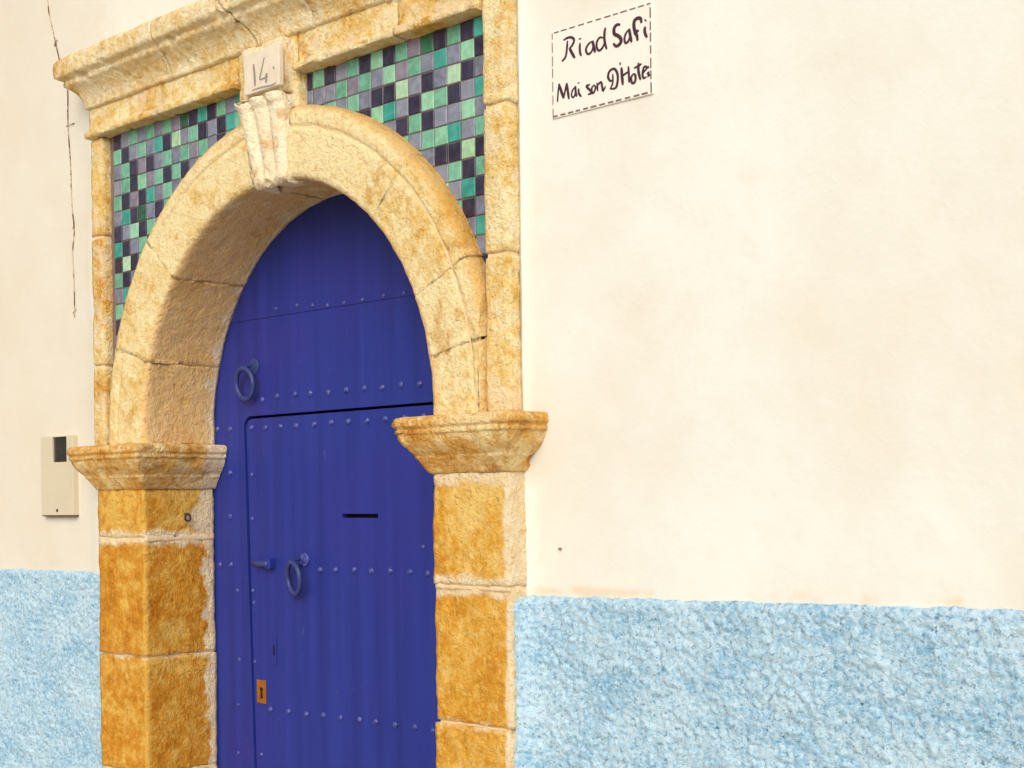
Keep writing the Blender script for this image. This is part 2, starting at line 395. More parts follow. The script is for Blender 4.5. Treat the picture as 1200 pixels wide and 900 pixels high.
def wall_sheet():
    xs = np.concatenate([np.arange(-9, -3, .1), np.arange(-3, -2, .02), np.arange(-2, -1.9, .006), np.arange(-1.9, .03, .02), np.arange(.03, .05, .005), np.arange(.05, .09, .002), np.arange(.09, .138, .005), np.arange(.14, 2.4, .02), np.arange(2.4, 7.01, .1)])
    zs = np.concatenate([np.arange(0, 3.6, .02), np.arange(3.6, 6.61, .1)])
    X, Z = np.meshgrid(xs, zs, indexing='ij')
    V = np.stack([X.ravel(), np.zeros(X.size), Z.ravel()], -1)
    F = grid_faces(len(xs), len(zs))
    c = V[F].mean(1); dx = np.abs(c[:, 0] - AC[0]); dz = c[:, 2] - AC[1]
    hole = (dx < .80) & ((dz < 0) | (np.hypot(dx, dz) < .80))
    F = F[~hole]
    V[:, 1] = plaster_y(V)
    n0 = len(V)
    # outer edges and the opening returned into the thickness of the wall
    e = {}
    for f in F:
        for a, b in ((f[0], f[1]), (f[1], f[2]), (f[2], f[3]), (f[3], f[0])):
            k = (min(a, b), max(a, b)); e[k] = e.get(k, 0) + 1
    bd = [k for k, q in e.items() if q == 1]
    ids = sorted({i for k in bd for i in k}); mp = {i: n0 + j for j, i in enumerate(ids)}
    W = V[ids].copy(); W[:, 1] = .45
    V = np.concatenate([V, W]); F = np.concatenate([F, np.array([(a, b, mp[b], mp[a]) for a, b in bd])])
    return mesh_np('plaster', V, F, M['plaster'], wall)
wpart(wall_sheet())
def dado_top(x): return np.where(x < -1.5, 1.310 + (x + 2.732) * .006, 1.307 + np.clip(x, 0, 9) * .0165)
def dado_sheet(x0, x1, st, fine=True, side=0):
    xs = np.arange(x0, x1 + st * .5, st); nz = int(1.33 / (st * 1.0))
    t = np.linspace(0, 1, nz)
    X, T = np.meshgrid(xs, t, indexing='ij'); V = np.zeros((X.size, 3)); V[:, 0] = X.ravel(); T = T.ravel()
    top = dado_top(V[:, 0]) + .0018 * vnoise(np.stack([V[:, 0], 0 * T, 0 * T], -1), 14, 2) + .002 * vnoise(np.stack([V[:, 0], 0 * T, 0 * T], -1), 70, 3)
    V[:, 2] = T * top
    n1 = fbm(V * np.array([1, 1, 1.35]) + V[:, [2, 1, 0]] * np.array([.3, 0, 0]), 27, 4, 50); n2 = fbm(V + .7, 11, 3, 60); n3 = fbm(V, 110, 2, 70)
    rel = .0068 * np.abs(n1) * 1.6 + .0060 * n2 + .0018 * n3
    edge = np.clip((1 - T) / .012, 0, 1) ** .5
    y = -(.010 + rel) * edge + .004 * (1 - edge)
    if side == 1: y = y - .040 * np.exp(-np.clip(V[:, 0] - .062, 0, 9) / .022) * edge
    if side == -1: y = y - .014 * np.exp(-np.clip(-1.90 - V[:, 0], 0, 9) / .03) * edge
    V[:, 1] = y
    return mesh_np('blue_band', V, grid_faces(len(xs), nz), M['dado'], wall)
wpart(dado_sheet(.052, 1.80, .0036, side=1)); wpart(dado_sheet(-3.60, -1.878, .0040, side=-1))
wpart(dado_sheet(1.79, 7, .02)); wpart(dado_sheet(-9, -3.58, .02))

# ------------------------------------------------------------------ stone doorway
gate = thing('stone_doorway', 'arched doorway of weathered golden stone with capitals, keystone and cornice', 'doorway', (-.905, 0, 0))
_gp = Matrix.Translation((.905, 0, 0))
YP = -.07
# left and right pillars, block by block
for side, (xa, xb), zs, m in (('l', (-1.89, -1.603), (0, .30, .66, 1.046, 1.436, 1.60), 'ochre_l'), ('r', (-.221, .054), (0, .27, .60, .973, 1.329, 1.622), 'ochre_r')):
    for i in range(len(zs) - 1):
        jx = random.uniform(-.003, .003); jy = random.uniform(-.003, .003)
        stone_box('pillar_block', xa + jx, xb + jx, YP + jy, .205, zs[i] + .0022, zs[i + 1] - .0022, M[m], gate, r=.004, chip=.004, amp=.0044, seed=10 + i + (20 if side == 'r' else 0))
    for zj in zs[1:-1]:
        if zj in (1.436, 1.329, .66, .27): stone_box('mortar', xa + .002, xb - .002, YP + .002, .2045, zj - .012, zj + .012, M['mortar'], gate, r=.004, amp=.001, chip=.001, seed=3)
    box('mortar', xa + .010, xb - .010, YP + .010, .20, 0, zs[-1], M['mortar'], gate)
CAPP = [(-.10, 0), (.06, .002), (.077, -.001), (.083, -.005), (.086, -.012), (.086, -.024), (.081, -.029), (.078, -.031), (.081, -.035), (.081, -.044), (.075, -.047),
        (.072, -.058), (.064, -.072), (.052, -.086), (.040, -.097), (.037, -.100), (.036, -.106), (.030, -.112), (.018, -.128), (.007, -.143), (.0, -.147), (-.03, -.150)]
for xa, xb, zt, sd_ in ((-1.885, -1.603, 1.744, 3), (-.221, .056, 1.766, 4)):
    h = 1.0 if sd_ == 3 else 1.0
    moulding('capital', [(q * .87, zt + z * h) for q, z in CAPP], xa, xb, YP, .205, 1, 1, M['cap'], gate, step=.006, amp=.0028, chip=.009, seed=sd_)
# small iron eye let into the left reveal
ey = [(-1.603 + .012, .088 + .011 * math.cos(a), 1.502 + .012 * math.sin(a)) for a in np.linspace(0, 2 * math.pi, 16, endpoint=False)]
tube('iron_eye', ey, .0034, M['rust'], gate, 6, True)
tube('iron_pin', [(-1.612, .088, 1.514), (-1.588, .088, 1.514)], .004, M['rust'], gate, 6)
# the arch
VP = [(.72, .205), (.695, .205), (.694, -.055), (.698, -.067), (.708, -.074), (.78, -.076), (.842, -.076), (.847, -.071), (.852, -.071), (.857, -.077),
      (.886, -.077), (.902, -.073), (.911, -.063), (.916, -.046), (.916, .03), (.90, .06)]
def voussoir(a0, a1, foot=0., seed=0, m='pale'):
    pr = resample(VP, .009)
    g0 = .03; A = np.radians(np.arange(a0 + g0, a1 - g0 + .01, .72)); A[-1] = math.radians(a1 - g0)
    rows = []
    st = [('d', 0, k) for k in np.linspace(foot, 0, 5)[:-1]] if foot and a0 == 0 else []
    for _, a, k in st: rows.append([(AC[0] + r, y, AC[1] - k) for r, y in pr])
    for a in A: rows.append([(AC[0] + r * math.cos(a), y, AC[1] + r * math.sin(a)) for r, y in pr])
    if foot and a1 == 180: rows += [[(AC[0] - r, y, AC[1] - k) for r, y in pr] for k in np.linspace(0, foot, 6)[1:]]
    P = np.array(rows); n, k, _ = P.shape
    # end faces: shrink the last rings towards the middle of the section
    def cap(row): c = row.mean(0); return [c + (row - c) * s for s in (.994, .6, .05)]
    P = np.concatenate([np.array(cap(P[0])[::-1]), P, np.array(cap(P[-1]))]); n = P.shape[0]
    V = P.reshape(-1, 3); V, F = weather(V, grid_faces(n, k), (.0024), .0025, seed)
    dx = V[:, 0] - AC[0]; dz = V[:, 2] - AC[1]; rr = np.hypot(dx, dz); wt = np.clip((.86 - rr) / .165, 0, 1)
    V[:, 0] -= .010 * wt * (dx > 0) * np.clip(dx / .4, 0, 1); V[:, 2] += .010 * wt * np.clip(dz / .7, 0, 1) ** 2
    V[:, 0] = np.minimum(V[:, 0], -.0385)
    return mesh_np('voussoir', V, F, M[m], gate)
cuts = [0, 11, 24.8, 48.2, 83.2]; 
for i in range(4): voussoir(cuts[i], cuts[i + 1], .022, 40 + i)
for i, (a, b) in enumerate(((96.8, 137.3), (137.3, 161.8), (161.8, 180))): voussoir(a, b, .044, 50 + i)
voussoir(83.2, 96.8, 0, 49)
# mortar core showing in the joints
def core():
    pr = resample([(.72, .195), (.712, .19), (.712, -.058), (.716, -.070), (.88, -.0715), (.900, -.060), (.909, .02)], .03)
    rows = [[(AC[0] + r * math.cos(a), y, AC[1] + r * math.sin(a)) for r, y in pr] for a in np.radians(np.arange(0, 180.1, 3))]
    P = np.array(rows); V = P.reshape(-1, 3); V[:, 0] = np.minimum(V[:, 0], -.045)
    mesh_np('mortar', V, grid_faces(P.shape[0], P.shape[1]), M['mortar'], gate)
core()
# keystone: a tapering fluted console
def keystone():
    rows = []
    zz = resample([(2.731,), (2.472,)], .006)[:, 0]
    for z in zz:
        t = (2.731 - z) / .259
        xl = -1.022 + .070 * t; xr = -.800 - .006 * t
        yb = .01; base = -.108 + .018 * t - .010 * max(0, 1 - t * 9) ** .5 - .012 * math.exp(-((t - .93) / .06) ** 2)
        row = [(xl, yb + (base - yb) * k, z) for k in np.linspace(0, 1, 9)[:-1]]
        for u in np.linspace(0, 1, 44):
            rib = abs(math.sin(3 * math.pi * u)) ** .6 * (.020 - .007 * t)
            if t > .86: rib *= max(0, (1 - t) / .14)
            row.append((xl + (xr - xl) * u, base + .012 - rib, z))
        row += [(xr, base + (yb - base) * k, z) for k in np.linspace(0, 1, 9)[1:]]
        rows.append(row)
    P = np.array(rows)
    def cap(row): c = row.mean(0); return [c + (row - c) * s for s in (.9, .5, .03)]
    P = np.concatenate([np.array(cap(P[0])[::-1]), P, np.array(cap(P[-1]))])
    V, F = weather(P.reshape(-1, 3), grid_faces(P.shape[0], P.shape[1]), .0022, .008, 77)
    mesh_np('keystone', V, F, M['key'], gate)
keystone()
stone_box('key_block', -1.002, -.804, -.098, 0, 2.738, 2.893, M['key'], gate, r=.008, seed=81)
stone_box('pilaster', -1.075, -.790, -.056, 0, 2.68, 2.912, M['frame'], gate, r=.006, seed=82)
# frame strips either side of the mosaic
for z0, z1, s_ in ((1.742, 2.02, 1), (2.02, 2.461, 2), (2.461, 2.80, 3)):
    stone_box('frame_block', -1.945, -1.868, -.053, .0, z0 + .003, z1 - .003, M['frame'], gate, r=.009, seed=90 + s_)
for z0, z1, s_ in ((1.764, 2.168, 4), (2.168, 2.545, 5), (2.545, 2.93, 6)):
    stone_box('frame_block', -.037, .047, -.053, .0, z0 + .003, z1 - .003, M['frame'], gate, r=.008, seed=90 + s_)
box('mortar', -.030, .040, -.046, 0, 1.76, 2.93, M['mortar'], gate); box('mortar', -1.935, -1.876, -.046, 0, 1.74, 2.8, M['mortar'], gate)
FR = [(-.06, 2.913), (0, 2.912), (.001, 2.826), (.008, 2.824), (.018, 2.819), (.021, 2.808), (.018, 2.799), (.0, 2.797), (-.045, 2.797)]
moulding('frieze_block', [(q, z + .004) for q, z in FR], -1.945, -1.50, -.053, 0, 0, 0, M['frame'], gate, amp=.0025, chip=.009, seed=101)
moulding('frieze_block', [(q, z + .004) for q, z in FR], -1.496, -1.078, -.053, 0, 0, 0, M['frame'], gate, amp=.0025, chip=.009, seed=102)
moulding('frieze_block', [(q, z - .004) for q, z in FR], -.787, -.355, -.053, 0, 0, 0, M['frame'], gate, amp=.0030, chip=.012, seed=103)
moulding('frieze_block', [(q, z - .004) for q, z in FR], -.351, -.040, -.053, 0, 0, 0, M['frame'], gate, amp=.0030, chip=.012, seed=104)
CP = [(-.04, 2.900), (.006, 2.902), (.013, 2.907), (.014, 2.918), (.020, 2.940), (.032, 2.960), (.048, 2.975), (.062, 2.984), (.065, 2.990), (.065, 3.000), (.072, 3.005),
      (.084, 3.010), (.088, 3.018), (.089, 3.045), (.087, 3.062), (.078, 3.076), (.04, 3.090), (-.02, 3.105), (-.06, 3.110)]
ck = lambda z: -1.062 + (3.075 - z) / .18 * .095 + .012 * math.sin((z - 2.9) * 30)
for x0, x1, wl, wr, e0, e1, s_ in ((-1.94, -1.4215, 1, 0, None, None, 1), (-1.4185, -1.4185, 0, 0, None, lambda z: ck(z) + 1.4185 - .0035, 2),
                                    (-.70, -.70, 0, 0, lambda z: ck(z) + .70 + .0035, None, 3), (-.697, -.20, 0, 0, None, None, 4), (-.197, .07, 0, 1, None, None, 5)):
    nx0, nx1 = x0, x1
    if s_ == 2: moulding('cornice_block', CP, -1.4185, -1.02, -.053, .0, 0, 0, M['corn'], gate, amp=.003, chip=.010, seed=111 + s_, e1=lambda z: ck(z) + 1.02 - .0035)
    elif s_ == 3: moulding('cornice_block', CP, -1.02, -.70, -.053, .0, 0, 0, M['corn'], gate, amp=.003, chip=.010, seed=111 + s_, e0=lambda z: ck(z) + 1.02 + .0035)
    else: moulding('cornice_block', CP, x0, x1, -.053, .0, wl, wr, M['corn'], gate, amp=.003, chip=.010, seed=111 + s_)
box('joint_fill', -1.06, -.99, -.060, -.02, 2.92, 3.03, M['dirt'], gate)
box('joint_fill', -1.43, -1.41, -.058, -.02, 2.92, 3.0, M['dirt'], gate)
for o in gate.children: o.matrix_parent_inverse = _gp

# ------------------------------------------------------------------ mosaic panels
def tile_mesh(w_, h_, tilt, m):
    a, b = w_ / 2, h_ / 2; c = .0016; d = .009
    V = [(-a, 0, -b), (a, 0, -b), (a, 0, b), (-a, 0, b), (-a, -d + c, -b), (a, -d + c, -b), (a, -d + c, b), (-a, -d + c, b),
         (-a + c, -d, -b + c), (a - c, -d, -b + c), (a - c, -d, b - c), (-a + c, -d, b - c)]
    F = [(8, 9, 10, 11), (4, 5, 9, 8), (5, 6, 10, 9), (6, 7, 11, 10), (7, 4, 8, 11), (0, 1, 5, 4), (1, 2, 6, 5), (2, 3, 7, 6), (3, 0, 4, 7)]
    me = bpy.data.meshes.new('tile'); me.from_pydata(V, [], F); me.update(); me.materials.append(m); return me
RP = ["KGKLGKgKGPDKGKT", "LLLGPGLgPGLTLgK", "LLGLGLKKWLKLWKL", ".....KgTLKgGKLT", "......KLKGKLLgL", "........GLGgTLG", ".........GLKKWK", "..........GLGKG",
      "...........WLTK", "............GKL", "............LLT", ".............KL", ".............PK", ".............LT", ".............GL", "..............G"]
LP = ["KLGLGPGPDKTKGLT", "GKLGLTKWLGKLKTG", "LGKPKLGLGPGLKGT", "LGKgPGKGKLGTL", "GKPKTPGLGK", "LTKDLKGL", "KLgKGLK", "TKLGK", "KWKG", "GKLG", "PTK", "GK", "K", "L", "K", "G", "K", "L"]
def panel(label, x0, x1, zb, zt, cols, z_top, pitch, pat, sgn):
    p = thing('mosaic_panel', label, 'mosaic', ((x0 + x1) / 2, 0, z_top), 'mosaic panels over the arch')
    pc = np.array([(x0 + x1) / 2, 0, z_top])
    # mortar bed from the arch out to the frame
    V = []; F = []
    a_s = np.radians(np.linspace(0, 84, 50)) if sgn > 0 else np.radians(np.linspace(180, 96, 50))
    xo = x1 if sgn > 0 else x0; xi = x0 if sgn > 0 else x1
    for a in a_s:
        ca, sa = math.cos(a), math.sin(a); t = 9
        if abs(ca) > 1e-6: t = min(t, (xo - AC[0]) / ca)
        if sa > 1e-6: t = min(t, (zt - AC[1]) / sa)
        for r in (.80, max(t, .81)): V.append((AC[0] + r * ca - pc[0], -.0185, AC[1] + r * sa - pc[2]))
    for i in range(len(a_s) - 1): F.append((2 * i, 2 * i + 1, 2 * i + 3, 2 * i + 2))
    # square off at the corner of the frame
    cor = math.atan2(zt - AC[1], xo - AC[0])
    k = max(i for i, a in enumerate(a_s) if (a <= cor if sgn > 0 else a >= cor))
    V.append((xo - pc[0], -.0185, zt - pc[2])); F.append((2 * k + 1, 2 * k + 3, len(V) - 1))
    mesh_py('mortar_bed', V, F, M['grout'], p)
    rnd = random.Random(5 if sgn > 0 else 6); cache = {}
    for r, row in enumerate(pat):
        for c, ch in enumerate(row):
            if ch == '.' or c >= len(cols) - 1: continue
            xa, xb = cols[c], cols[c + 1]; za = z_top - pitch * r; zb_ = za - pitch
            far = max(math.hypot(x - AC[0], z - AC[1]) for x in (xa, xb) for z in (za, zb_))
            if far < .845: continue
            w_ = round(xb - xa - .0032, 4); h_ = round(pitch - .0032, 4); key = (ch, w_)
            if key not in cache: cache[key] = tile_mesh(w_, h_, 0, GL[ch])
            o = bpy.data.objects.new('tile', cache[key]); link(o, p)
            o.location = ((xa + xb) / 2 - pc[0] + rnd.uniform(-.0007, .0007), -.0125 + rnd.uniform(-.0010, .0008), (za + zb_) / 2 - pc[2] + rnd.uniform(-.0007, .0007))
            o.rotation_euler = (R(rnd.uniform(-1.3, 1.3)), R(rnd.uniform(-1.0, 1.0)), R(rnd.uniform(-1.3, 1.3)))
    return p
pR = (.663) / 13
colsR = [-.789] + [-.760 + pR * i for i in range(14)] + [-.040]
panel('spandrel of green, lavender and navy mosaic tiles right of the keystone', -.80, -.03, 1.77, 2.805, colsR, 2.7935, .05115, RP, 1)
pL = .656 / 13
colsL = [-1.848 + pL * i for i in range(15)] + [-1.082]
panel('narrower mosaic spandrel of small tiles left of the keystone, beside the thin wire', -1.872, -1.07, 1.77, 2.81, colsL, 2.804, .0523, LP, -1)

# ------------------------------------------------------------------ blue door
door = thing('blue_door', 'cobalt blue studded metal door with a wicket under the stone arch', 'door', (-.905, .21, 0))
DL = Vector((-.905, .21, 0))
def slab(name, polys, y0, y1, m, parent, bev=.0025):
    """polygons in (x, z) sharing corners, given thickness from y0 (front) to y1"""
    bm = bmesh.new(); vs = {}
    def gv(p):
        k = (round(p[0], 4), round(p[1], 4))
        if k not in vs: vs[k] = bm.verts.new((p[0] - DL.x, y0 - DL.y, p[1] - DL.z))
        return vs[k]
    fs = [bm.faces.new([gv(p) for p in poly]) for poly in polys]
    ex = bmesh.ops.extrude_face_region(bm, geom=fs)
    for e in ex['geom']:
        if isinstance(e, bmesh.types.BMVert): e.co.y = y1 - DL.y
    bmesh.ops.recalc_face_normals(bm, faces=bm.faces[:])
    me = bpy.data.meshes.new(name); bm.to_mesh(me); bm.free(); me.materials.append(m)
    o = link(bpy.data.objects.new(name, me), parent)
    if bev:
        md = o.modifiers.new('bevel', 'BEVEL'); md.width = bev; md.segments = 2; md.limit_method = 'ANGLE'; md.angle_limit = R(50)
    return o
wl_ = lambda z: -1.4275 + (1.773 - z) * .0305            # left edge of the wicket leans a little
ZT = 1.8265
def wick(off):
    pts = []
    for a in np.linspace(0, 90, 7):
        pts.append((wl_(ZT) + .030 - .030 * math.cos(R(a)) - off * math.cos(R(a)), ZT - .030 + .030 * math.sin(R(a)) + off * math.sin(R(a))))
    return pts
arc = [(AC[0] + .765 * math.cos(a), AC[1] + .765 * math.sin(a)) for a in np.radians(np.linspace(178, 3.5, 60))]
wk = wick(.008)
poly = [(-1.67, .0)] + arc + [(wk[-1][0] + 1.29, ZT + .008)] + wk[::-1] + [(wl_(.0) - .008, .0)]
slab('fixed_leaf', [poly], .208, .245, M['door'], door)
# lapped sheet closing the head of the arch
arc2 = [p for p in [(AC[0] + .755 * math.cos(a), AC[1] + .755 * math.sin(a)) for a in np.radians(np.linspace(151.3, 28.5, 44))]]
slab('head_sheet', [arc2], .2050, .209, M['door'], door, .001)
SX0, SX1, SZ0, SZ1 = -.938, -.768, 1.4985, 1.5105
wi = wick(0)
low = [(wl_(.1), .1), (wl_(SZ0), SZ0), (SX0, SZ0), (SX1, SZ0), (-.14, SZ0), (-.14, .1)]
upp = [(wl_(SZ1), SZ1)] + wi + [(-.14, ZT), (-.14, SZ1), (SX1, SZ1), (SX0, SZ1)]
ml = [(wl_(SZ0), SZ0), (wl_(SZ1), SZ1), (SX0, SZ1), (SX0, SZ0)]; mr = [(SX1, SZ0), (SX1, SZ1), (-.14, SZ1), (-.14, SZ0)]
wicket = slab('wicket', [low, upp, ml, mr], .2125, .245, M['door'], door, .002)
box('dark_backing', -1.72 - DL.x, -.09 - DL.x, .262 - DL.y, .285 - DL.y, 0, 2.6, M['black'], door)  # black sheet added behind the door so the wicket gap reads dark
box('sill_board', -1.67 - DL.x, -.14 - DL.x, .214 - DL.y, .25 - DL.y, 0.0, .094, M['door'], door)
box('letter_slot_back', SX0 - .01 - DL.x, SX1 + .01 - DL.x, .2465 - DL.y, .2515 - DL.y, SZ0 - .01, SZ1 + .01, M['black'], wicket)
def dome(r, h):
    V = [(0, -h, 0)]; F = []; n = 12
    for j, (k, d) in enumerate(((.42, .9), (.78, .62), (1., .12), (1.0, -.1))):
        for i in range(n): a = 2 * math.pi * i / n; V.append((r * k * math.cos(a), -h * d, r * k * math.sin(a)))
    F += [(0, 1 + (i + 1) % n, 1 + i) for i in range(n)]
    for j in range(3):
        for i in range(n): a = 1 + j * n + i; b = 1 + j * n + (i + 1) % n; F.append((a, b, b + n, a + n))
    me = bpy.data.meshes.new('stud'); me.from_pydata(V, [], F); me.update(); me.polygons.foreach_set('use_smooth', [True] * len(F)); me.materials.append(M['stud']); return me
big = dome(.0105, .0085); small = dome(.0080, .0055)
UP = [(-1.249, 1.893), (-1.155, 1.894), (-1.077, 1.892), (-0.988, 1.889), (-0.901, 1.892), (-0.816, 1.892), (-0.733, 1.889), (-0.649, 1.892), (-0.567, 1.889), (-.485, 1.891), (-.40, 1.89), (-.318, 1.892)]
STL = [(-1.584, 1.8), (-1.51, 1.797), (-1.33, 1.885)]
LOW = [(-1.395, 1.797), (-1.32, 1.794), (-1.238, 1.794), (-1.157, 1.793), (-1.066, 1.794), (-0.981, 1.796), (-0.898, 1.795), (-0.81, 1.793), (-0.727, 1.795), (-.64, 1.794), (-.555, 1.795), (-.47, 1.793), (-.385, 1.794), (-.30, 1.795)]
MID = [(-1.045, 1.335), (-0.969, 1.337), (-0.879, 1.339), (-0.799, 1.338), (-0.713, 1.341), (-0.625, 1.34), (-0.548, 1.337), (-.462, 1.339), (-.38, 1.341), (-.295, 1.339)]
MIDS = [(-1.515, 1.341), (-1.579, 1.339)]
BOT = [(-1.311, 0.874), (-1.216, 0.874), (-1.123, 0.875), (-1.037, 0.88), (-0.953, 0.88), (-0.863, 0.883), (-0.787, 0.883), (-0.698, 0.883), (-0.611, 0.884), (-0.534, 0.882), (-.447, .883), (-.362, .884), (-.28, .882)]
BOT2 = [(x, .36) for x in np.arange(-1.30, -.25, .087)]
STV = [(-1.513, 1.65), (-1.516, 1.504), (-1.482, 1.256), (-1.477, 1.025), (-1.485, 0.873), (-1.489, 0.712), (-1.487, .55), (-1.49, .36)]
WV = [(-1.398, 1.642), (-1.401, 1.496), (-1.401, 1.258), (-1.397, 1.219), (-1.395, 1.024), (-1.365, 0.72), (-1.36, .55), (-0.568, 1.414)]
TOP = [(-1.248, 2.175), (-1.137, 2.175), (-1.06, 2.168), (-0.987, 2.160), (-0.904, 2.159), (-0.819, 2.160), (-.72, 2.162), (-.63, 2.161)]
def studs(lst, me, y, par):
    for x, z in lst:
        o = bpy.data.objects.new('stud', me); link(o, par); o.location = (x - DL.x, y - DL.y, z)
        o.rotation_euler = (0, random.uniform(0, 3), 0)
studs(UP + STL + STV[:2] + MIDS, big, .208, door); studs(STV[2:], small, .208, door); studs(TOP, small, .205, door)
studs(LOW + MID + BOT + BOT2, big, .2125, wicket); studs(WV, small, .2125, wicket)
def ring(cx, cz, rx, rz, y, yawdeg, par):
    k = thing_part('ring_knocker', par)
    pts = []
    for i in range(28):
        a = 2 * math.pi * i / 28; u = rx * math.cos(a); v = rz * math.sin(a)
        pts.append((u * math.cos(R(yawdeg)), u * math.sin(R(yawdeg)) - .006 * math.sin(a), v))
    o = tube('ring', [(p[0] + cx - DL.x, p[1] + y - DL.y, p[2] + cz) for p in pts], .0085, M['ringm'], k, 8, True)
    st = [(cx - DL.x, .215 - DL.y - .05 * math.sin(math.pi * t), cz + rz - .012 + .024 * t) for t in np.linspace(0, 1, 9)]
    tube('staple', st, .0055, M['ringm'], k, 6)
def thing_part(name, par):
    # the round back plate carries ring and staple
    return plate[0]
def disc(name, cx, cz, r, y0, y1, m, par, n=20):
    V = []; F = []
    for y, rr in ((y1, r), (y0 + .002, r), (y0, r * .86), (y0 - .002, r * .45)):
        for i in range(n): a = 2 * math.pi * i / n; V.append((cx - DL.x + rr * math.cos(a), y - DL.y, cz + rr * math.sin(a)))
    for j in range(3):
        for i in range(n): F.append((j * n + i, j * n + (i + 1) % n, (j + 1) * n + (i + 1) % n, (j + 1) * n + i))
    F.append(tuple(3 * n + i for i in range(n)))
    return mesh_py(name, V, F, m, par, False)
plate = [None]
plate[0] = disc('knocker', -1.372, 1.998, .026, .203, .209, M['ringm'], door); ring(-1.386, 1.940, .046, .050, .178, 0, door)
plate[0] = disc('knocker', -1.122, 1.366, .022, .205, .213, M['stud'], door); ring(-1.140, 1.308, .048, .050, .180, -14, door)
bolt = tube('bolt', [(x - DL.x, .192 - DL.y, 1.349) for x in np.linspace(-1.366, -1.288, 5)], .0105, M['ringm'], door, 10)
box('bolt_keeper', -1.305 - DL.x, -1.278 - DL.x, .188 - DL.y, .213 - DL.y, 1.333, 1.367, M['door'], door, .003)
esc = box('escutcheon', -1.298 - DL.x, -1.276 - DL.x, .2095 - DL.y, .213 - DL.y, 1.022, 1.108, M['door'], door, .001)
box('keyhole', -1.291 - DL.x, -1.283 - DL.x, .2085 - DL.y, .2095 - DL.y, 1.052, 1.085, M['black'], esc)
lk = box('lock_plate', -1.383 - DL.x, -1.334 - DL.x, .2085 - DL.y, .2125 - DL.y, .889, .966, M['brass'], door, .001)
def keyhole():
    cx, cz = -1.357, .935; pts = [(cx + .008 * math.cos(a), cz + .008 * math.sin(a)) for a in np.radians(np.linspace(-60, 240, 12))] + [(cx - .007, .905), (cx + .007, .905)]
    mesh_py('keyhole', [(x - DL.x, .2078 - DL.y, z) for x, z in pts] + [(x - DL.x, .2086 - DL.y, z) for x, z in pts],
            [tuple(range(14))] + [(i, (i + 1) % 14, 14 + (i + 1) % 14, 14 + i) for i in range(14)], M['black'], lk)
keyhole()

# ------------------------------------------------------------------ signs
def smooth(pts, k=7):
    P = [np.array(p, float) for p in pts]
    if len(P) < 3: return [P[0] + (P[-1] - P[0]) * t for t in np.linspace(0, 1, 5)]
    P = [2 * P[0] - P[1]] + P + [2 * P[-1] - P[-2]]; out = []
    for i in range(1, len(P) - 2):
        for t in np.linspace(0, 1, k, endpoint=False):
            a, b, c, d = P[i - 1:i + 3]
            out.append(.5 * ((2 * b) + (-a + c) * t + (2 * a - 5 * b + 4 * c - d) * t * t + (-a + 3 * b - 3 * c + d) * t ** 3))
    out.append(P[-2]); return out
def strokes(name, lst, y, m, parent, org, k=.00116):
    V = []; F = []; lvl = 0
    for w_, pts in lst:
        q = smooth(pts); n = len(q); y2 = y - .00007 * (lvl % 4); lvl += 1
        for i, p in enumerate(q):
            t = q[min(i + 1, n - 1)] - q[max(i - 1, 0)]; t = t / (np.linalg.norm(t) + 1e-9); nn = np.array([-t[1], t[0]])
            e = min(i, n - 1 - i) / max(1, n - 1); ww = w_ * k * .5 * (.62 + .38 * min(1, e * 5)) * (1.0 + .18 * abs(t[1]))
            for s in (-1, 1):
                x, z = p + nn * ww * s; V.append((x - org[0], y2 - org[1], z - org[2]))
        o = len(V) - 2 * n
        for i in range(n - 1): F.append((o + 2 * i, o + 2 * i + 1, o + 2 * i + 3, o + 2 * i + 2))
    ob = mesh_py(name, V, F, m, parent)
    md = ob.modifiers.new('thickness', 'SOLIDIFY'); md.thickness = .0006; md.offset = 0
    return ob
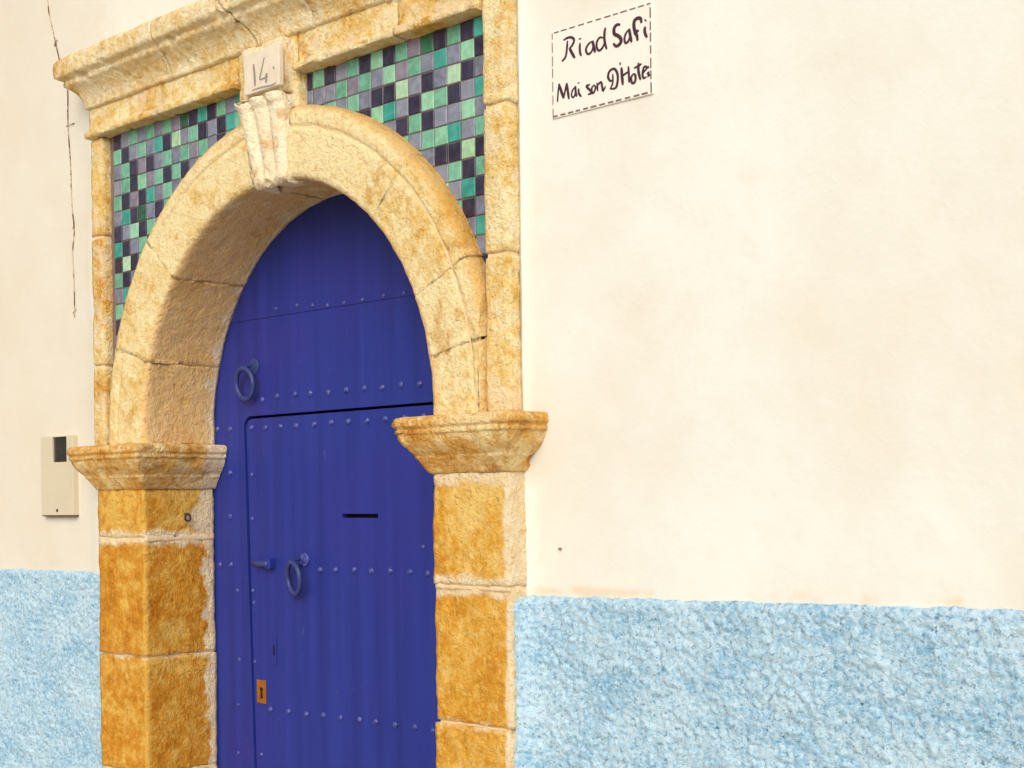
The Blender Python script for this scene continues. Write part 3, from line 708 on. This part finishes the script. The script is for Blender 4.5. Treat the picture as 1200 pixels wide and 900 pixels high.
STROKES = [
 (5,[(0.1992, 2.6729), (0.2086, 2.6756), (0.2198, 2.6759), (0.229, 2.6724), (0.2336, 2.6665), (0.2316, 2.6594), (0.225, 2.6525), (0.2185, 2.6505)]),
 (6,[(0.2185, 2.6505), (0.2248, 2.6387), (0.2356, 2.6218)]),
 (4.5,[(0.2122, 2.6692), (0.2111, 2.657), (0.209, 2.6422), (0.2051, 2.6305), (0.1984, 2.6257), (0.1931, 2.6226)]),
 (5,[(0.2527, 2.6546), (0.2521, 2.641), (0.2532, 2.6297), (0.2568, 2.6227)]),
 (6,[(0.2526, 2.6664), (0.2529, 2.6629)]),
 (4.5,[(0.2927, 2.6498), (0.2818, 2.6468), (0.2726, 2.6378), (0.2728, 2.6282), (0.2805, 2.6214), (0.2906, 2.627), (0.2953, 2.6396)]),
 (6,[(0.2928, 2.6512), (0.297, 2.6352), (0.3009, 2.6206)]),
 (4.5,[(0.3269, 2.6503), (0.3162, 2.6534), (0.3071, 2.6452), (0.3063, 2.6317), (0.3139, 2.6226), (0.3247, 2.6277), (0.3302, 2.6373)]),
 (5.5,[(0.3335, 2.6732), (0.3306, 2.6576), (0.3312, 2.6398), (0.3371, 2.6208)]),
 (7,[(0.3798, 2.6693), (0.3697, 2.6716), (0.3608, 2.6642), (0.3618, 2.6518), (0.3728, 2.6446), (0.3813, 2.6353), (0.3794, 2.6256), (0.3671, 2.6212), (0.3576, 2.6298)]),
 (4.5,[(0.4059, 2.6525), (0.3963, 2.644), (0.3921, 2.6315), (0.3968, 2.6217), (0.4055, 2.6272), (0.4088, 2.6384)]),
 (6,[(0.4068, 2.6536), (0.41, 2.6368), (0.4141, 2.6199)]),
 (7,[(0.4438, 2.6584), (0.4422, 2.668), (0.4338, 2.6724), (0.4234, 2.6685), (0.4212, 2.657), (0.4247, 2.6415), (0.4297, 2.6324), (0.4321, 2.6198)]),
 (6,[(0.4196, 2.6407), (0.4359, 2.6429)]),
 (6,[(0.4547, 2.6479), (0.4536, 2.6349), (0.4602, 2.6208)]),
 (6.5,[(0.4549, 2.6608), (0.4571, 2.6632)]),
 (3.5,[(0.177, 2.526), (0.1782, 2.5384), (0.182, 2.5691)]),
 (6,[(0.182, 2.57), (0.1976, 2.5311)]),
 (4,[(0.1976, 2.5311), (0.208, 2.5664)]),
 (5.5,[(0.208, 2.5664), (0.215, 2.5262)]),
 (3.5,[(0.2363, 2.5519), (0.2265, 2.5444), (0.2237, 2.532), (0.2308, 2.5276), (0.2366, 2.5389)]),
 (5,[(0.2363, 2.5537), (0.2372, 2.5371), (0.2405, 2.5269)]),
 (4.5,[(0.2466, 2.5455), (0.2475, 2.5333), (0.255, 2.524)]),
 (5,[(0.2464, 2.5603), (0.2466, 2.5576)]),
 (5,[(0.2832, 2.5476), (0.2724, 2.5451), (0.2863, 2.5307), (0.2885, 2.5265), (0.276, 2.5247)]),
 (4,[(0.2956, 2.5442), (0.2887, 2.537), (0.2907, 2.5255), (0.2971, 2.5276), (0.3004, 2.5372), (0.2956, 2.5442)]),
 (4,[(0.3057, 2.5472), (0.3076, 2.5264)]),
 (4.5,[(0.3061, 2.5403), (0.3181, 2.5461), (0.3217, 2.5338), (0.3244, 2.5244), (0.3323, 2.5333)]),
 (3.5,[(0.3547, 2.5582), (0.355, 2.5479), (0.3543, 2.5359), (0.3471, 2.5252)]),
 (5,[(0.3544, 2.544), (0.3474, 2.543), (0.3404, 2.5537), (0.3451, 2.5663), (0.3593, 2.5694), (0.3687, 2.5572), (0.3702, 2.5408), (0.3656, 2.5255), (0.3568, 2.5226), (0.3453, 2.5256)]),
 (3,[(0.3779, 2.5809), (0.3781, 2.5741)]),
 (6,[(0.382, 2.5679), (0.3834, 2.5474), (0.3857, 2.5255)]),
 (4.5,[(0.3817, 2.5465), (0.4044, 2.5538)]),
 (4.5,[(0.4029, 2.5662), (0.4043, 2.5471), (0.4048, 2.5269)]),
 (5,[(0.4184, 2.5455), (0.411, 2.5377), (0.4126, 2.5267), (0.4186, 2.5232), (0.4242, 2.5296), (0.4235, 2.5411), (0.4184, 2.5455)]),
 (5.5,[(0.4338, 2.5676), (0.4335, 2.5477), (0.4392, 2.5265)]),
 (4.5,[(0.42, 2.5579), (0.4303, 2.5597), (0.4432, 2.5636)]),
 (4.5,[(0.4462, 2.5404), (0.4574, 2.5493), (0.4554, 2.5543), (0.4489, 2.5524), (0.4453, 2.5385), (0.4486, 2.5288), (0.4571, 2.5301)]),
 (4,[(0.4662, 2.5400), (0.4606, 2.5372), (0.4655, 2.5325), (0.4598, 2.5296)]),
 (3,[(0.4632, 2.5542), (0.4631, 2.5482)]),
]
NUM = [
 (4.5,[(-0.8957, 2.8208), (-0.893, 2.797), (-0.8913, 2.7725)]),
 (2.5,[(-0.8571, 2.8269), (-0.8672, 2.8032), (-0.874, 2.7844), (-0.8644, 2.7824), (-0.8453, 2.7836)]),
 (4.5,[(-0.8483, 2.7915), (-0.8516, 2.7845), (-0.851, 2.771)]),
 (3,[(-0.915, 2.7478), (-0.8699, 2.7476), (-0.8224, 2.7441), (-0.8004, 2.7472)]),
 (3,[(-0.8119, 2.7972), (-0.809, 2.7871)]),
]

SO = (.315, 0, 2.49)
sign = thing('house_sign', 'white ceramic sign reading Riad Safi Maison DHotes in dark script with dashed border', 'sign', SO)
tl = []
for z0, z1 in ((2.488, 2.703),):
    tl.append(box('sign_tile', .158 - SO[0], .474 - SO[0], -.0045, .002, z0 - SO[2], z1 - SO[2], M['ceramic'], sign, .001))
strokes('lettering', [s for s in STROKES if s[1][0][1] > 2.6], -.0050, M['ink'], sign, SO)
strokes('lettering', [s for s in STROKES if s[1][0][1] < 2.6], -.0050, M['ink'], sign, SO)
def dashes():
    V = []; F = []
    def q(x0, x1, z0, z1, y=-.0050):
        o = len(V); V.extend([(x0 - SO[0], y, z0 - SO[2]), (x1 - SO[0], y, z0 - SO[2]), (x1 - SO[0], y, z1 - SO[2]), (x0 - SO[0], y, z1 - SO[2])]); F.append((o, o + 1, o + 2, o + 3))
    rn = random.Random(3); x = .162
    while x < .462:
        l = rn.uniform(.014, .019); q(x, min(x + l, .471), 2.4905, 2.4945); x += l + rn.uniform(.007, .011)
    x = .168
    while x < .462:
        l = rn.uniform(.014, .020); q(x, min(x + l, .471), 2.6965, 2.6995); x += l + rn.uniform(.007, .011)
    for xx, th in ((.161, .0022), (.4685, .0036)):
        z = 2.4905
        while z < 2.69:
            l = rn.uniform(.018, .025); q(xx, xx + th, z, min(z + l, 2.6985), -.0051); z += l + rn.uniform(.005, .010)
    o = mesh_py('dashed_border', V, F, M['dash'], sign); md = o.modifiers.new('thickness', 'SOLIDIFY'); md.thickness = .0006; md.offset = 0
dashes()
PO = (-.877, -.1, 2.74)
plq = thing('number_plaque', 'small worn white tile with a faded 14 fixed above the keystone', 'sign', PO)
pb = box('plaque_tile', -.963 - PO[0], -.795 - PO[0], -.116 - PO[1], -.098 - PO[1], 2.746 - PO[2], 2.866 - PO[2], M['plaque'], plq, .003)
# read from the plane .125; same place on the plaque face
strokes('numerals', [(a * 1.5, [(-.872 + (x + .872) * 1.35, 2.797 + (z - 2.797) * 1.35) for x, z in p]) for a, p in NUM[:3]], -.1168, M['ink2'], plq, (PO[0] + .011, PO[1], PO[2] - .001))
strokes('painted_line', [(a * 1.2, [(x, z + .006) for x, z in p]) for a, p in NUM[3:]], -.1168, M['ink2'], plq, (PO[0] + .009, PO[1], PO[2] - .001))

# ------------------------------------------------------------------ small wall fittings
BO = (-2.255, 0, 1.512)
bx = thing('cover_box', 'flat beige cover box with a small dark window beside the left capital', 'box', BO)
def boxbody():
    x0, x1, z0, z1 = -2.368, -2.140, 1.512, 1.797; a, b, c = -2.284, -2.184, 1.703
    y = -.022; bm = bmesh.new()
    X = [x0, a, b, x1]; Z = [z0, c, z1 - .004, z1]; g = [[bm.verts.new((x - BO[0], y, z - BO[2])) for z in Z] for x in X]
    fs = []
    for i in range(3):
        for j in range(3):
            if (i, j) == (1, 1): continue
            fs.append(bm.faces.new((g[i][j], g[i + 1][j], g[i + 1][j + 1], g[i][j + 1])))
    ex = bmesh.ops.extrude_face_region(bm, geom=fs)
    for e in ex['geom']:
        if isinstance(e, bmesh.types.BMVert): e.co.y = .012
    bmesh.ops.recalc_face_normals(bm, faces=bm.faces[:])
    me = bpy.data.meshes.new('casing'); bm.to_mesh(me); bm.free(); me.materials.append(M['beige'])
    o = link(bpy.data.objects.new('casing', me), bx); md = o.modifiers.new('bevel', 'BEVEL'); md.width = .002; md.segments = 2; md.limit_method = 'ANGLE'
    box('window', a - BO[0], b - BO[0], -.014, -.006, c - BO[2], z1 - .004 - BO[2], M['glass'], bx)
    box('screw', -2.258 - BO[0], -2.246 - BO[0], -.0245, -.02, 1.524 - BO[2], 1.535 - BO[2], M['rust'], bx, .002)
    box('base_edge', x0 - BO[0] + .004, x1 - BO[0] - .002, -.020, .012, 1.508 - BO[2], 1.5115 - BO[2], M['rust'], bx)
boxbody()
WO = (-2.16, 0, 2.2)
wr = thing('old_wire', 'thin brown wire partly painted over, running down the wall left of the doorway', 'wire', WO)
wp = smooth([(-2.33, 4.3), (-2.335, 3.7), (-2.313, 3.384), (-2.285, 3.28), (-2.262, 3.215), (-2.225, 3.12), (-2.186, 3.047), (-2.184, 2.92), (-2.168, 2.76), (-2.160, 2.618), (-2.146, 2.53), (-2.158, 2.436), (-2.150, 2.33), (-2.152, 2.216)], 9)
def wall_y(x, z): return float(plaster_y(np.array([[x, 0, z]]))[0])
tube('cable', [(p[0] - WO[0], wall_y(*p) - .0030, p[1] - WO[2]) for p in wp], lambda t: .0020, M['wire'], wr, 6)
for x, z, a in ((-2.262, 3.215, 40), (-2.184, 2.905, 0), (-2.146, 2.53, 90), (-2.152, 2.235, 30)):
    y = wall_y(x, z) - .007
    tube('clip', [(x - WO[0] - .012 * math.cos(R(a)), y + .006, z - WO[2] - .012 * math.sin(R(a))), (x - WO[0], y, z - WO[2]), (x - WO[0] + (.045 if a == 0 else .014) * math.cos(R(a)), y + .004, z - WO[2] + .018 * math.sin(R(a)))], .0018, M['wire'], wr, 6)
nx, nz = .165, 1.426
nl = disc('nail', nx, nz, 0.0035, -.006, .004, M['nail'], None, 10); nl.location = (DL.x, DL.y, 0)
tag(nl, 'tiny rusty nail head in the cream wall just right of the doorway', 'nail')

for o in (wall, gate, door): o['kind'] = 'thing'
